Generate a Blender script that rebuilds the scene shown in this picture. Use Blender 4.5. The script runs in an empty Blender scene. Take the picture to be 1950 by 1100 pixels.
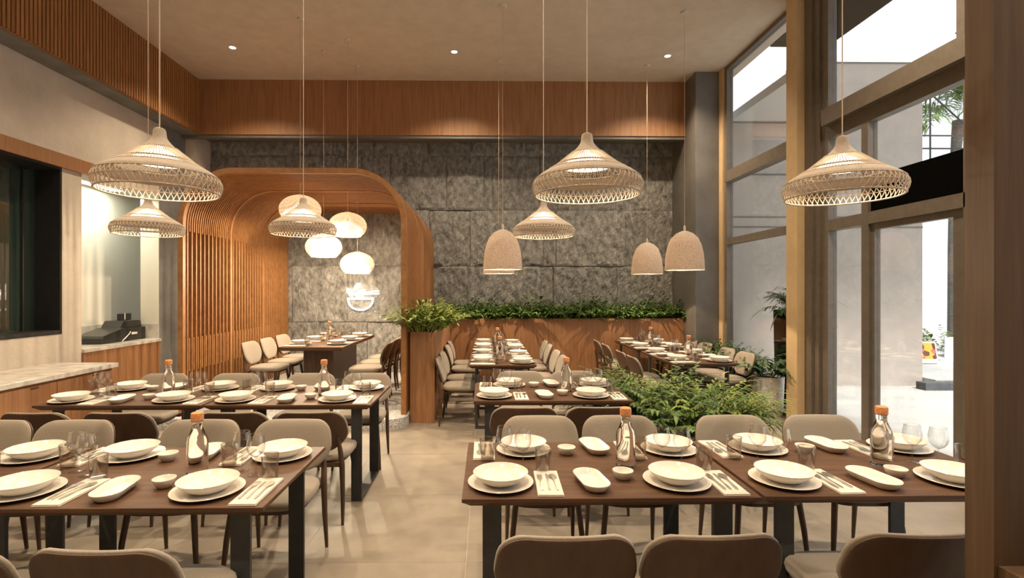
import bpy, bmesh, math, random
from mathutils import Vector, Matrix
R = math.radians
PI = math.pi
SC = bpy.context.scene
COL = SC.collection
random.seed(7)

# ------------------------------------------------------------------ camera
YAW = 0.8
cam_d = bpy.data.cameras.new('camera')
cam = bpy.data.objects.new('camera', cam_d); COL.objects.link(cam)
cam.location = (0, 0, 1.6); cam.rotation_euler = (R(90), 0, R(-YAW))
cam_d.sensor_width = 36; cam_d.lens = 18
cam_d.shift_x = (975 - (926 + 975 * math.tan(R(YAW)))) / 1950
cam_d.shift_y = 3 / 1950
cam_d.clip_start = 0.05; cam_d.clip_end = 200
SC.camera = cam

# ------------------------------------------------------------------ world, sun, exposure
world = bpy.data.worlds.new('world'); SC.world = world; world.use_nodes = True
bg = world.node_tree.nodes['Background']
bg.inputs[0].default_value = (0.92, 0.96, 1.0, 1); bg.inputs[1].default_value = 1.3
sun_d = bpy.data.lights.new('sun', 'SUN'); sun = bpy.data.objects.new('sun', sun_d); COL.objects.link(sun)
sun_d.energy = 5.0; sun_d.angle = R(9); sun_d.color = (1, .95, .86)
sun.rotation_euler = Vector((-0.03, 0.62, -0.80)).to_track_quat('-Z', 'Y').to_euler()
SC.view_settings.view_transform = 'Standard'; SC.view_settings.look = 'None'
SC.view_settings.gamma = 1.0; SC.view_settings.use_curve_mapping = False
SC.view_settings.exposure = 0.5
SC.cycles.use_adaptive_sampling = True; SC.cycles.adaptive_threshold = 0.03
SC.cycles.max_bounces = 9; SC.cycles.diffuse_bounces = 4; SC.cycles.glossy_bounces = 4
SC.cycles.transmission_bounces = 8; SC.cycles.transparent_max_bounces = 20
SC.cycles.caustics_reflective = False; SC.cycles.caustics_refractive = False
SC.cycles.sample_clamp_indirect = 3.0; SC.cycles.blur_glossy = 0.5

WARM = (1.0, 0.76, 0.50)
P_WOVEN, P_BELL, P_GLOBE, P_DOWN, P_NICHE = 16, 55, 70, 340, 17

# ------------------------------------------------------------------ materials
def nt(name):
    m = bpy.data.materials.new(name); m.use_nodes = True
    t = m.node_tree; b = t.nodes['Principled BSDF']
    return m, t, b
def mat(name, c1, c2=None, rough=.6, scale=8, stretch=(1, 1, 1), bump=0, bscale=None, bstretch=None,
        metal=0, spec=.5, detail=6, sheen=0, trans=0, lo=.35, hi=.65, rand=0):
    m, t, b = nt(name); N = t.nodes.new; L = t.links.new
    b.inputs['Roughness'].default_value = rough; b.inputs['Metallic'].default_value = metal
    b.inputs['Specular IOR Level'].default_value = spec
    b.inputs['Base Color'].default_value = (*c1, 1)
    co = N('ShaderNodeTexCoord')
    vec = co.outputs['Object']
    if rand:
        oi = N('ShaderNodeObjectInfo'); ad = N('ShaderNodeVectorMath'); ad.operation = 'ADD'
        mu = N('ShaderNodeMath'); mu.operation = 'MULTIPLY'; mu.inputs[1].default_value = 50
        L(oi.outputs['Random'], mu.inputs[0]); L(vec, ad.inputs[0]); L(mu.outputs[0], ad.inputs[1]); vec = ad.outputs[0]
    if c2 is not None:
        mp = N('ShaderNodeMapping'); mp.inputs['Scale'].default_value = stretch; L(vec, mp.inputs[0])
        n = N('ShaderNodeTexNoise'); n.inputs['Scale'].default_value = scale; n.inputs['Detail'].default_value = detail
        n.inputs['Roughness'].default_value = .6
        L(mp.outputs[0], n.inputs[0])
        r = N('ShaderNodeValToRGB'); r.color_ramp.elements[0].position = lo; r.color_ramp.elements[1].position = hi
        r.color_ramp.elements[0].color = (*c1, 1); r.color_ramp.elements[1].color = (*c2, 1)
        L(n.outputs[0], r.inputs[0])
        out = r.outputs[0]
        if rand:
            hs = N('ShaderNodeHueSaturation'); ma = N('ShaderNodeMapRange')
            ma.inputs[3].default_value = 1 - rand; ma.inputs[4].default_value = 1 + rand
            L(oi.outputs['Random'], ma.inputs[0]); L(ma.outputs[0], hs.inputs['Value']); L(out, hs.inputs['Color']); out = hs.outputs[0]
        L(out, b.inputs['Base Color'])
    if bump:
        mp = N('ShaderNodeMapping'); mp.inputs['Scale'].default_value = bstretch or stretch; L(vec, mp.inputs[0])
        n = N('ShaderNodeTexNoise'); n.inputs['Scale'].default_value = bscale or scale; n.inputs['Detail'].default_value = 5
        L(mp.outputs[0], n.inputs[0])
        bp = N('ShaderNodeBump'); bp.inputs['Strength'].default_value = bump; bp.inputs['Distance'].default_value = .02
        L(n.outputs[0], bp.inputs['Height']); L(bp.outputs[0], b.inputs['Normal'])
    if sheen: b.inputs['Sheen Weight'].default_value = sheen
    if trans: b.inputs['Transmission Weight'].default_value = trans
    return m
def emit(name, c, s):
    m, t, b = nt(name)
    b.inputs['Base Color'].default_value = (*c, 1)
    b.inputs['Emission Color'].default_value = (*c, 1); b.inputs['Emission Strength'].default_value = s
    return m
def clear_glass(name, tint=(1, 1, 1), refl=.5, base=.03, rough=.0):
    m = bpy.data.materials.new(name); m.use_nodes = True; t = m.node_tree
    for n in list(t.nodes): t.nodes.remove(n)
    N = t.nodes.new; L = t.links.new
    o = N('ShaderNodeOutputMaterial'); mx = N('ShaderNodeMixShader'); tr = N('ShaderNodeBsdfTransparent'); gl = N('ShaderNodeBsdfGlossy')
    lw = N('ShaderNodeLayerWeight'); lw.inputs[0].default_value = .35
    mr = N('ShaderNodeMapRange'); mr.inputs[3].default_value = base; mr.inputs[4].default_value = refl
    tr.inputs[0].default_value = (*tint, 1); gl.inputs['Roughness'].default_value = rough
    L(lw.outputs['Facing'], mr.inputs[0]); L(mr.outputs[0], mx.inputs[0]); L(tr.outputs[0], mx.inputs[1]); L(gl.outputs[0], mx.inputs[2]); L(mx.outputs[0], o.inputs[0])
    return m
def translucent(name, c, fac=.5, rough=.7, bump=0, bscale=80, rings=False):
    m, t, b = nt(name); N = t.nodes.new; L = t.links.new
    o = t.nodes['Material Output']; mx = N('ShaderNodeMixShader'); tl = N('ShaderNodeBsdfTranslucent')
    b.inputs['Base Color'].default_value = (*c, 1); b.inputs['Roughness'].default_value = rough; tl.inputs[0].default_value = (*c, 1)
    mx.inputs[0].default_value = fac
    L(b.outputs[0], mx.inputs[1]); L(tl.outputs[0], mx.inputs[2]); L(mx.outputs[0], o.inputs[0])
    if bump:
        co = N('ShaderNodeTexCoord'); n = N('ShaderNodeTexVoronoi'); n.inputs['Scale'].default_value = bscale
        mp = N('ShaderNodeMapping'); mp.inputs['Scale'].default_value = (1, 1, 2.2); L(co.outputs['Object'], mp.inputs[0]); L(mp.outputs[0], n.inputs[0])
        bp = N('ShaderNodeBump'); bp.inputs['Strength'].default_value = bump; bp.inputs['Distance'].default_value = .01; bp.invert = True
        L(n.outputs[0], bp.inputs['Height']); L(bp.outputs[0], b.inputs['Normal']); L(bp.outputs[0], tl.inputs['Normal'])
        r = N('ShaderNodeValToRGB'); r.color_ramp.elements[0].color = (*c, 1); r.color_ramp.elements[1].color = (c[0] * .58, c[1] * .51, c[2] * .45, 1)
        r.color_ramp.elements[0].position = .15; r.color_ramp.elements[1].position = .75
        L(n.outputs[0], r.inputs[0]); L(r.outputs[0], b.inputs['Base Color']); L(r.outputs[0], tl.inputs[0])
    return m

M = {}
M['plaster'] = mat('plaster', (.60, .515, .43), (.66, .57, .48), .9, 5, bump=.12, bscale=60)
M['concrete'] = mat('concrete', (.50, .44, .365), (.62, .55, .46), .8, 1.6, bump=.25, bscale=18)
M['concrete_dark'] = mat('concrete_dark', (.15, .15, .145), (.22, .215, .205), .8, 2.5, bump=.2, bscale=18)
M['column'] = mat('column_plaster', (.125, .116, .104), (.175, .162, .146), .5, 2.0, bump=.15, bscale=14)
M['floor'] = mat('floor_tile', (.235, .196, .152), (.325, .274, .216), .45, 3.5, bump=.02, bscale=60, rand=.04, lo=.3, hi=.7)
M['grout'] = mat('grout', (.42, .37, .30), (.46, .41, .34), .8, 20)
M['terrazzo'] = mat('terrazzo', (.34, .34, .34), (.75, .74, .72), .5, 60, detail=2, lo=.45, hi=.6)
M['stone'] = mat('cleft_stone', (.14, .138, .132), (.47, .455, .42), .85, 9, (1.4, 1.4, .9), bump=1.0, bscale=8, bstretch=(1.7, 1.7, .8), rand=.10, lo=.33, hi=.68, detail=9)
for _n in M['stone'].node_tree.nodes:
    if _n.type == 'MAPPING': _n.inputs['Rotation'].default_value = (0, R(-52), 0)
    if _n.type == 'BUMP': _n.inputs['Distance'].default_value = .07
    if _n.type == 'TEX_NOISE': _n.inputs['Detail'].default_value = 9; _n.inputs['Roughness'].default_value = .68
M['wood'] = mat('oak_veneer', (.245, .112, .046), (.40, .20, .09), .5, 3.0, (14, 14, .7), bump=.06, lo=.3, hi=.72)
M['wood_slat'] = mat('slat_wood', (.27, .115, .038), (.40, .19, .068), .5, 4.0, (10, 10, .8), lo=.3, hi=.7, rand=.08)
M['wood_arch'] = mat('arch_wood', (.25, .108, .036), (.38, .18, .066), .5, 4.0, (3, 3, 3), lo=.3, hi=.7, rand=.08)
M['wood_table'] = mat('walnut_top', (.060, .028, .014), (.122, .060, .030), .55, 3.0, (.9, 12, 12), spec=.3, bump=.05, lo=.3, hi=.72)
M['wood_pillar'] = mat('pillar_wood', (.066, .035, .016), (.108, .060, .028), .5, 3.0, (14, 14, .7), bump=.06, lo=.3, hi=.72)
M['wood_dark'] = mat('dark_walnut', (.052, .028, .016), (.10, .055, .030), .45, 4, (8, 8, .8))
M['wood_shell'] = mat('shell_wood', (.062, .031, .016), (.090, .047, .025), .5, 4, (5, 5, 1.2))
M['fabric'] = mat('taupe_fabric', (.245, .205, .160), (.315, .265, .208), .95, 220, bump=.15, bscale=260, sheen=.3, spec=.15)
M['steel_black'] = mat('black_steel', (.035, .038, .042), (.05, .053, .057), .45, 10, metal=.3)
M['black'] = mat('matt_black', (.012, .012, .012), (.018, .018, .018), .5, 10)
M['black_dull'] = mat('dull_black', (.004, .004, .004), None, 1, spec=0)
M['black_gloss'] = mat('black_plastic', (.02, .02, .018), (.03, .03, .027), .3, 30)
M['porcelain'] = mat('porcelain', (.74, .69, .62), None, .12, spec=.6)
M['napkin'] = mat('linen', (.62, .565, .485), (.68, .62, .535), .9, 160, bump=.15, bscale=200)
M['cutlery'] = mat('cutlery_steel', (.62, .59, .55), None, .32, metal=1)
M['cork'] = mat('cork', (.52, .20, .075), (.66, .29, .12), .8, 90, bump=.3)
M['glass'] = clear_glass('thin_glass', (.97, .97, .96), .75, .035)
M['tumbler'] = clear_glass('tinted_glass', (.90, .88, .85), .6, .05)
M['bottle'] = mat('water_glass', (1, 1, 1), None, 0.0, trans=1.0); M['bottle'].node_tree.nodes['Principled BSDF'].inputs['IOR'].default_value = 1.3
M['pane'] = clear_glass('window_glass', (.97, .98, .98), .35, .02)
M['dark_pane'] = mat('tinted_pane', (.020, .034, .026), (.034, .050, .040), .03, 2, (1, 6, .3), spec=1.0)
M['dark_pane'].node_tree.nodes['Principled BSDF'].inputs['Coat Weight'].default_value = 1.0
M['frame'] = mat('window_metal', (.145, .12, .095), (.175, .147, .117), .5, 12)
M['frame_light'] = mat('window_metal_light', (.62, .45, .25), (.68, .50, .28), .5, 8)
M['marble'] = mat('marble', (.46, .42, .37), (.66, .62, .56), .25, 4, (1, 1.8, 1), detail=9, lo=.38, hi=.55)
M['niche'] = mat('niche_plaster', (.72, .69, .60), (.76, .73, .64), .6, 2)
M['rattan'] = mat('rattan', (.42, .34, .265), (.58, .48, .385), .75, 120, (1, 1, 3), bump=.5, bscale=150, bstretch=(1, 1, 4))
M['strand'] = mat('rattan_strand', (.52, .42, .32), (.62, .51, .40), .7, 60)
M['bell'] = translucent('woven_paper', (.98, .90, .82), .5, bump=1.0, bscale=85)
M['globe'] = translucent('globe_slat', (.74, .60, .46), .3)
M['bulb'] = emit('bulb_glow', (1, .86, .66), 3.5)
M['bulb_wide'] = emit('wide_bulb_glow', (1, .88, .68), 2.6)
M['bulb_globe'] = emit('globe_glow', (1, .88, .70), 3.6)
M['lens'] = emit('downlight_lens', (1, .90, .74), 6)
M['sign'] = emit('sign_glow', (1, .93, .80), 2.4)
M['cord'] = mat('cord', (.60, .46, .34), None, .6)
M['ring'] = mat('downlight_ring', (.62, .56, .48), None, .4)
M['leaf_a'] = mat('leaf_yellow_green', (.10, .16, .018), (.26, .31, .05), .5, 9, rand=.12)
M['leaf_b'] = mat('leaf_green', (.035, .085, .014), (.115, .185, .032), .5, 9, rand=.12)
M['leaf_c'] = mat('leaf_dark', (.014, .045, .012), (.05, .10, .025), .45, 9, rand=.1)
M['soil'] = mat('soil', (.03, .02, .012), (.06, .04, .025), .95, 30)
M['bark'] = mat('bark', (.05, .045, .04), (.13, .115, .10), .95, 14, (1, 1, 4), bump=.8)
M['out_wall'] = mat('render_wall', (.40, .35, .31), (.45, .395, .35), .9, 3)
M['out_line'] = mat('wall_joint', (.16, .15, .14), None, .8)
M['paving'] = mat('paving', (.42, .41, .39), (.52, .51, .49), .8, 1.5)
M['kerb_shade'] = mat('kerb_shade', (.06, .065, .075), (.10, .105, .115), .8, 6)  # kerb face in shade, its darkness put into the colour
M['white'] = mat('white_paint', (.78, .77, .74), None, .5)

# ------------------------------------------------------------------ mesh helpers
class MB:
    def __init__(s): s.v = []; s.f = []
    def add(s, vs, fs):
        o = len(s.v); s.v += [tuple(p) for p in vs]; s.f += [tuple(i + o for i in f) for f in fs]; return s
    def box(s, x0, x1, y0, y1, z0, z1):
        return s.add([(x0, y0, z0), (x1, y0, z0), (x1, y1, z0), (x0, y1, z0), (x0, y0, z1), (x1, y0, z1), (x1, y1, z1), (x0, y1, z1)],
                     [(3, 2, 1, 0), (4, 5, 6, 7), (0, 1, 5, 4), (1, 2, 6, 5), (2, 3, 7, 6), (3, 0, 4, 7)])
    def lathe(s, prof, n=32, c=(0, 0, 0)):
        vs = []; fs = []; idx = []
        for r, z in prof:
            if r < 1e-6: idx.append([len(vs)]); vs.append((c[0], c[1], c[2] + z))
            else:
                idx.append(list(range(len(vs), len(vs) + n)))
                vs += [(c[0] + r * math.cos(2 * PI * k / n), c[1] + r * math.sin(2 * PI * k / n), c[2] + z) for k in range(n)]
        for a, b in zip(idx, idx[1:]):
            for k in range(n):
                k2 = (k + 1) % n
                if len(a) == 1 and len(b) == 1: continue
                if len(a) == 1: fs.append((a[0], b[k2], b[k]))
                elif len(b) == 1: fs.append((a[k], a[k2], b[0]))
                else: fs.append((a[k], a[k2], b[k2], b[k]))
        return s.add(vs, fs)
    def tube(s, pts, rad, n=6, cap=True):
        pts = [Vector(p) for p in pts]; rs = rad if isinstance(rad, (list, tuple)) else [rad] * len(pts)
        vs = []; fs = []
        up = Vector((0, 0, 1)); prev = None
        for i, p in enumerate(pts):
            d = (pts[min(i + 1, len(pts) - 1)] - pts[max(i - 1, 0)]).normalized()
            if prev is None:
                a = d.cross(up) if abs(d.z) < .95 else d.cross(Vector((1, 0, 0)))
            else: a = prev - d * prev.dot(d)
            a.normalize(); prev = a; b = d.cross(a)
            vs += [p + (a * math.cos(2 * PI * k / n) + b * math.sin(2 * PI * k / n)) * rs[i] for k in range(n)]
        for i in range(len(pts) - 1):
            for k in range(n):
                k2 = (k + 1) % n; fs.append((i * n + k, i * n + k2, (i + 1) * n + k2, (i + 1) * n + k))
        if cap: fs.append(tuple(range(n))[::-1]); fs.append(tuple(range((len(pts) - 1) * n, len(pts) * n)))
        return s.add(vs, fs)
    def prism(s, outline, a, b, axis='z'):
        n = len(outline)
        def P(p, h): return (p[0], p[1], h) if axis == 'z' else ((p[0], h, p[1]) if axis == 'y' else (h, p[0], p[1]))
        vs = [P(p, a) for p in outline] + [P(p, b) for p in outline]
        fs = [tuple(range(n))[::-1], tuple(range(n, 2 * n))] + [(k, (k + 1) % n, n + (k + 1) % n, n + k) for k in range(n)]
        return s.add(vs, fs)
    def loops(s, loops, cap0=True, cap1=True):
        n = len(loops[0]); vs = [p for l in loops for p in l]; fs = []
        for i in range(len(loops) - 1):
            for k in range(n):
                k2 = (k + 1) % n; fs.append((i * n + k, i * n + k2, (i + 1) * n + k2, (i + 1) * n + k))
        if cap0: fs.append(tuple(range(n))[::-1])
        if cap1: fs.append(tuple(range((len(loops) - 1) * n, len(loops) * n)))
        return s.add(vs, fs)
    def build(s, name, m, parent=None, smooth=False, bevel=0, fix=True, loc=None):
        me = bpy.data.meshes.new(name); me.from_pydata(s.v, [], s.f); me.update()
        if fix or bevel:
            b = bmesh.new(); b.from_mesh(me)
            if fix: bmesh.ops.recalc_face_normals(b, faces=b.faces)
            if bevel: bmesh.ops.bevel(b, geom=b.edges[:] + b.verts[:], offset=bevel, segments=2, affect='EDGES', profile=.5)
            b.to_mesh(me); b.free()
        me.materials.append(M[m] if isinstance(m, str) else m)
        if smooth:
            me.shade_smooth()
            if smooth != 2: me.set_sharp_from_angle(angle=R(38))
        o = bpy.data.objects.new(name, me); COL.objects.link(o)
        if parent is not None: o.parent = parent
        if loc is not None: o.location = loc
        return o
def box(name, m, x0, x1, y0, y1, z0, z1, parent=None, bevel=0):
    cx, cy, cz = (x0 + x1) / 2, (y0 + y1) / 2, (z0 + z1) / 2
    return MB().box(x0 - cx, x1 - cx, y0 - cy, y1 - cy, z0 - cz, z1 - cz).build(name, m, parent, bevel=bevel, loc=(cx, cy, cz))
def empty(name, loc=(0, 0, 0), rz=0):
    o = bpy.data.objects.new(name, None); COL.objects.link(o); o.location = loc; o.rotation_euler = (0, 0, rz); o.empty_display_size = .1
    return o
def tag(o, label, cat, group=None):
    o['label'] = label; o['category'] = cat
    if group: o['group'] = group
    return o
def struct(o, label=None, cat=None):
    o['kind'] = 'structure'
    if label: o['label'] = label
    if cat: o['category'] = cat
    return o
USED = set()
def dup(root, loc, rz=0, label=None, group=None, cat=None):
    """first use moves the prototype itself, later uses copy the thing and each of its parts"""
    if root.name not in USED:
        USED.add(root.name); r = root
    else:
        r = root.copy(); COL.objects.link(r)
        for ch in root.children:
            c = ch.copy(); COL.objects.link(c); c.parent = r
            for g in ch.children:
                d = g.copy(); COL.objects.link(d); d.parent = c
    r.location = loc; r.rotation_euler = (0, 0, rz)
    if label: r['label'] = label
    if cat: r['category'] = cat
    if group: r['group'] = group
    return r
def point(name, loc, watt, color=WARM, radius=.04, parent=None):
    d = bpy.data.lights.new(name, 'POINT'); d.energy = watt; d.color = color; d.shadow_soft_size = radius
    o = bpy.data.objects.new(name, d); COL.objects.link(o); o.location = loc
    if parent is not None: o.parent = parent
    return o
def spot(name, loc, watt, angle=100, blend=.8, color=WARM, radius=.05, aim=(0, 0, -1), parent=None):
    d = bpy.data.lights.new(name, 'SPOT'); d.energy = watt; d.color = color; d.shadow_soft_size = radius
    d.spot_size = R(angle); d.spot_blend = blend
    o = bpy.data.objects.new(name, d); COL.objects.link(o); o.location = loc
    o.rotation_euler = Vector(aim).to_track_quat('-Z', 'Y').to_euler()
    if parent is not None: o.parent = parent
    return o

# ------------------------------------------------------------------ the shell
CEIL = 5.18; XL = -5.19; XW = 3.9; YB = 9.4; YF = -2.6
fl = struct(box('floor', 'grout', XL - .3, XW + .1, YF, YB + .3, -.12, -.0015), 'beige stone tiled floor of the dining room', 'floor')
t_me = None
for i in range(-6, 5):
    for j in range(-6, 7):
        x0 = -.12 + i; y0 = .02 + j
        if x0 + 1 < XL + .05 or x0 > XW - .05 or y0 > 8.9 or y0 + 1 < YF: continue
        if t_me is None:
            o = MB().box(-.498, .498, -.498, .498, -.006, .006).build('tile', 'floor', fl, bevel=.0008); t_me = o.data
        else:
            o = bpy.data.objects.new('tile', t_me); COL.objects.link(o); o.parent = fl
        # the floor object has its own origin
        o.location = (x0 + .5 - fl.location.x, y0 + .5 - fl.location.y, -.006 - fl.location.z)
struct(box('ceiling', 'plaster', XL - .3, XW + .25, YF, YB + .3, CEIL, CEIL + .15), 'plain beige plaster ceiling', 'ceiling')
struct(box('wall_rear', 'plaster', XL - .3, XW + .25, YF - .2, YF, 0, CEIL), 'plain beige wall behind the viewer', 'wall')

# left wall with the service window and the cashier niche cut through
wl = empty('wall_left'); struct(wl, 'grey concrete side wall with service window and cashier niche', 'wall')
W0, W1, WZ0, WZ1 = 3.2, 6.33, 1.07, 3.10       # window opening
N0, N1, NZ1 = 6.64, 8.20, 3.10                 # niche opening
m = MB()
m.box(XL - .3, XL, YF, W0, 0, CEIL)
m.box(XL - .3, XL, W0, W1, 0, WZ0); m.box(XL - .3, XL, W0, W1, WZ1, CEIL)
m.box(XL - .3, XL, W1, N0, 0, CEIL); m.box(XL - .3, XL, N0, N1, NZ1, CEIL)
m.build('wall_face', 'concrete', wl)
MB().box(XL - .3, XL, N1, YB + .3, 0, CEIL).build('wall_return', 'concrete_dark', wl)  # same concrete wall, its shade put in as a darker colour
wn = empty('window_1'); struct(wn, 'black framed service window with dark glass in the concrete wall', 'window')
m = MB(); XG = XL - .30
m.box(XG, XL + .005, W1 - .03, W1, WZ0, WZ1); m.box(XG, XL + .005, W0, W0 + .03, WZ0, WZ1)
m.box(XG, XL + .005, W0 + .03, W1 - .03, WZ0, WZ0 + .05); m.box(XG, XL + .005, W0 + .03, W1 - .03, WZ1 - .03, WZ1)
m.build('window_frame', 'black', wn)
MB().box(XG - .06, XG - .001, W0, W1, WZ0, WZ1).build('window_pane', 'dark_pane', wn)
MB().box(XG, XG + .03, W1 - .22, W1 - .205, WZ0 + .05, WZ1 - .03).build('window_mullion', 'black_gloss', wn)
struct(box('trim_1', 'wood', XL - .01, XL + .035, W0 - .1, 6.86, WZ1, WZ1 + .165), 'oak lintel board above the service window', 'trim')
# niche shell
nw = empty('wall_niche'); struct(nw, 'pale greenish niche behind the cashier counter', 'wall')
XN = XL - .90
m = MB(); m.box(XN - .1, XN, N0 - .25, N1 + 1.4, 0, NZ1 + .1); m.build('niche_back', 'niche', nw)
m = MB(); m.box(XN, XL - .3, N1 + 1.3, N1 + 1.4, 0, NZ1 + .1); m.box(XN, XL - .3, N0 - .25, N0 - .15, 0, NZ1 + .1)
m.box(XN - .1, XL - .3, N0 - .25, N1 + 1.4, NZ1 + .1, NZ1 + .2); m.build('niche_side', 'niche', nw)
MB().box(XL - .29, XL - .005, N1 - .006, N1 - .0005, .845, NZ1).build('niche_reveal', 'niche', nw)
MB().box(XL - .29, XL - .005, N1 - .012, N1 - .006, .845, 1.07).build('reveal_skirting', 'marble', nw)
nl = empty('ceiling_light', (XL - .58, 7.75, NZ1 + .1)); tag(nl, 'recessed white light panel in the niche ceiling', 'ceiling light')
MB().box(-.2, .2, -.5, .5, -.02, .0).build('light_frame', 'ring', nl)
MB().box(-.18, .18, -.48, .48, -.024, -.019).build('light_lens', emit('niche_lens', (.92, 1, .88), 3), nl)
d = bpy.data.lights.new('niche_lamp', 'AREA'); d.shape = 'RECTANGLE'; d.size = .34; d.size_y = .9; d.energy = P_NICHE; d.color = (1, 1, .84)
o = bpy.data.objects.new('niche_lamp', d); COL.objects.link(o); o.parent = nl; o.location = (0, 0, -.03)

# soffits (fluted left bulkhead, smooth back bulkhead)
XS = -4.885; YS = 8.75; ZS = 4.25
t2 = struct(box('trim_2', 'wood_slat', XL, XS, YF, YS, ZS, CEIL), 'fluted wooden bulkhead along the left ceiling edge', 'trim')
s_me = None
for k in range(118):
    y = YS - .035 - k * .052
    if s_me is None:
        o = MB().box(-.011, .011, -.017, .017, -(CEIL - ZS) / 2 + .01, (CEIL - ZS) / 2).build('slat', 'wood_slat', t2); s_me = o.data
    else:
        o = bpy.data.objects.new('slat', s_me); COL.objects.link(o); o.parent = t2
    o.location = (XS + .011 - t2.location.x, y - t2.location.y, (CEIL + ZS) / 2 - t2.location.z)
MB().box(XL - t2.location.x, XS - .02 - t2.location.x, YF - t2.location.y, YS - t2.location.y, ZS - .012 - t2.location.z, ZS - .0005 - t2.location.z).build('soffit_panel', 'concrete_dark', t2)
struct(box('trim_3', 'wood', XL, 3.43, YS, YS + .12, ZS, CEIL), 'smooth oak bulkhead above the stone wall', 'trim')
m = MB(); m.box(XL, 3.43, YS + .02, YS + .12, ZS - .05, ZS); m.box(XL, 3.43, YS + .12, YB, ZS + .05, ZS + .15)
o = m.build('trim_4', 'column'); struct(o, 'thin pale trim line under the back bulkhead', 'trim')
# left corner return and right column
struct(box('column_1', 'concrete', -5.19, -5.02, 8.9, YB, 0, ZS + .05), 'narrow concrete return at the corner of the stone wall', 'column')
struct(box('column_2', 'column', 3.425, XW, 8.33, YB + .1, 0, CEIL, bevel=.004), 'grey plastered column beside the window', 'column')

# ---- stone back wall: every slab its own piece
wb = struct(box('wall_back', 'concrete_dark', XL - .3, XW, YB + .10, YB + .3, 0, CEIL), 'back wall clad with rough split stone slabs', 'wall')
def px2x(px): return (px - 926) * 9.4 / 975 + .0
rows = [(0, 1.03, [380, 520, 610, 700, 820, 890, 1030, 1130, 1302]),
        (1.03, 2.05, [380, 470, 560, 663, 765, 891, 1030, 1054, 1176, 1302]),
        (2.05, 3.07, [380, 486, 531, 600, 712, 818, 896, 1035, 1059, 1190, 1302]),
        (3.07, 4.06, [380, 455, 549, 640, 689, 744, 851, 922, 938, 1029, 1062, 1172, 1302]),
        (4.06, 4.40, [380, 471, 578, 635, 713, 755, 816, 896, 1000, 1110, 1230, 1302])]
from mathutils import noise as NZ
for z0, z1, js in rows:
    for a, b in zip(js, js[1:]):
        x0, x1 = px2x(a), px2x(b)
        proud = random.uniform(0, .045)
        nx = max(3, int((x1 - x0) / .04)); nz = max(3, int((z1 - z0) / .04))
        vs = []; fs = []; g = .003; seed = random.uniform(0, 100)
        for j in range(nz + 1):
            for i in range(nx + 1):
                u, v = i / nx, j / nz
                x = x0 + g + (x1 - x0 - 2 * g) * u; z = z0 + g + (z1 - z0 - 2 * g) * v
                e = min(u, 1 - u) * (x1 - x0); e2 = min(v, 1 - v) * (z1 - z0)
                a_, b_ = x * .79 + z * .62, z * .79 - x * .62; dd = .6 * NZ.noise(Vector((a_ * 3.2 + seed, b_ * 1.2, seed))) + .45 * NZ.noise(Vector((a_ * 10, b_ * 4, seed))) + .35 * NZ.noise(Vector((a_ * 24, b_ * 11, seed)))
                ed = min(1, min(e, e2) / .03)
                vs.append((x, YB - proud - .042 * dd * (0.15 + .85 * ed) + .01 * (1 - ed), z))
        for j in range(nz):
            for i in range(nx):
                p = j * (nx + 1) + i; fs.append((p, p + 1, p + nx + 2, p + nx + 1))
        # edge skirt back to the wall
        rim = [i for i in range(nx + 1)] + [j * (nx + 1) + nx for j in range(1, nz + 1)] + [nz * (nx + 1) + i for i in range(nx - 1, -1, -1)] + [j * (nx + 1) for j in range(nz - 1, 0, -1)]
        o0 = len(vs)
        vs += [(vs[r][0], YB + .10, vs[r][2]) for r in rim]
        for k in range(len(rim)):
            k2 = (k + 1) % len(rim); fs.append((rim[k2], rim[k], o0 + k, o0 + k2))
        cx, cz = (x0 + x1) / 2, (z0 + z1) / 2
        vs = [(p[0] - cx, p[1] - YB, p[2] - cz) for p in vs]
        o = MB().add(vs, fs).build('stone_slab', 'stone', wb, smooth=False, fix=True)
        o.location = (cx - wb.location.x, YB - wb.location.y, cz - wb.location.z)

# ---- window wall on the right
def member(m, y0, y1, z0, z1, x0=XW - .06, x1=XW + .04): m.box(x0, x1, y0, y1, z0, z1)
def pane(parent, y0, y1, z0, z1, x=XW): MB().box(x - .006, x + .006, y0, y1, z0, z1).build('window_pane', 'pane', parent)
w2 = empty('window_2'); struct(w2, 'tall window bay between the grey column and the tan post', 'window')
def bar(parent, y0, y1, z0, z1, x0=XW - .06, x1=XW + .04, mt='frame', nm='window_bar'):
    MB().box(x0, x1, y0, y1, z0, z1).build(nm, mt, parent)
bar(w2, 8.20, 8.33, 0, CEIL, XW - .09, XW + .04, 'frame_light', 'window_jamb')
bar(w2, 8.12, 8.20, 0, CEIL); bar(w2, 6.25, 6.36, 0, CEIL)
bar(w2, 6.36, 8.12, 3.32, 3.49, XW - .10); bar(w2, 6.36, 8.12, 2.33, 2.43); bar(w2, 6.36, 8.12, 0, .10); bar(w2, 6.36, 8.12, CEIL - .06, CEIL)
for a, b in ((.10, 2.33), (2.43, 3.32), (3.49, CEIL - .06)): pane(w2, 6.36, 8.12, a, b)
struct(box('column_3', 'frame_light', 3.69, XW + .05, 6.03, 6.25, 0, CEIL, bevel=.003), 'tall tan post between the two window bays', 'column')
w3 = empty('window_3'); struct(w3, 'upper glazing above the glass entrance', 'window')
Y0, Y1 = 3.95, 6.03
bar(w3, Y1 - .13, Y1, 0, CEIL, XW - .12, XW + .04); bar(w3, Y1 - .33, Y1 - .22, 0, CEIL)
bar(w3, Y1 - .22, Y1 - .13, 0, CEIL, XW - .09)
bar(w3, Y0, Y1 - .33, 3.44, 3.62, XW - .14); bar(w3, Y0, Y1 - .33, 3.30, 3.44, XW - .06); bar(w3, Y0, Y1 - .33, CEIL - .06, CEIL)
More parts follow.
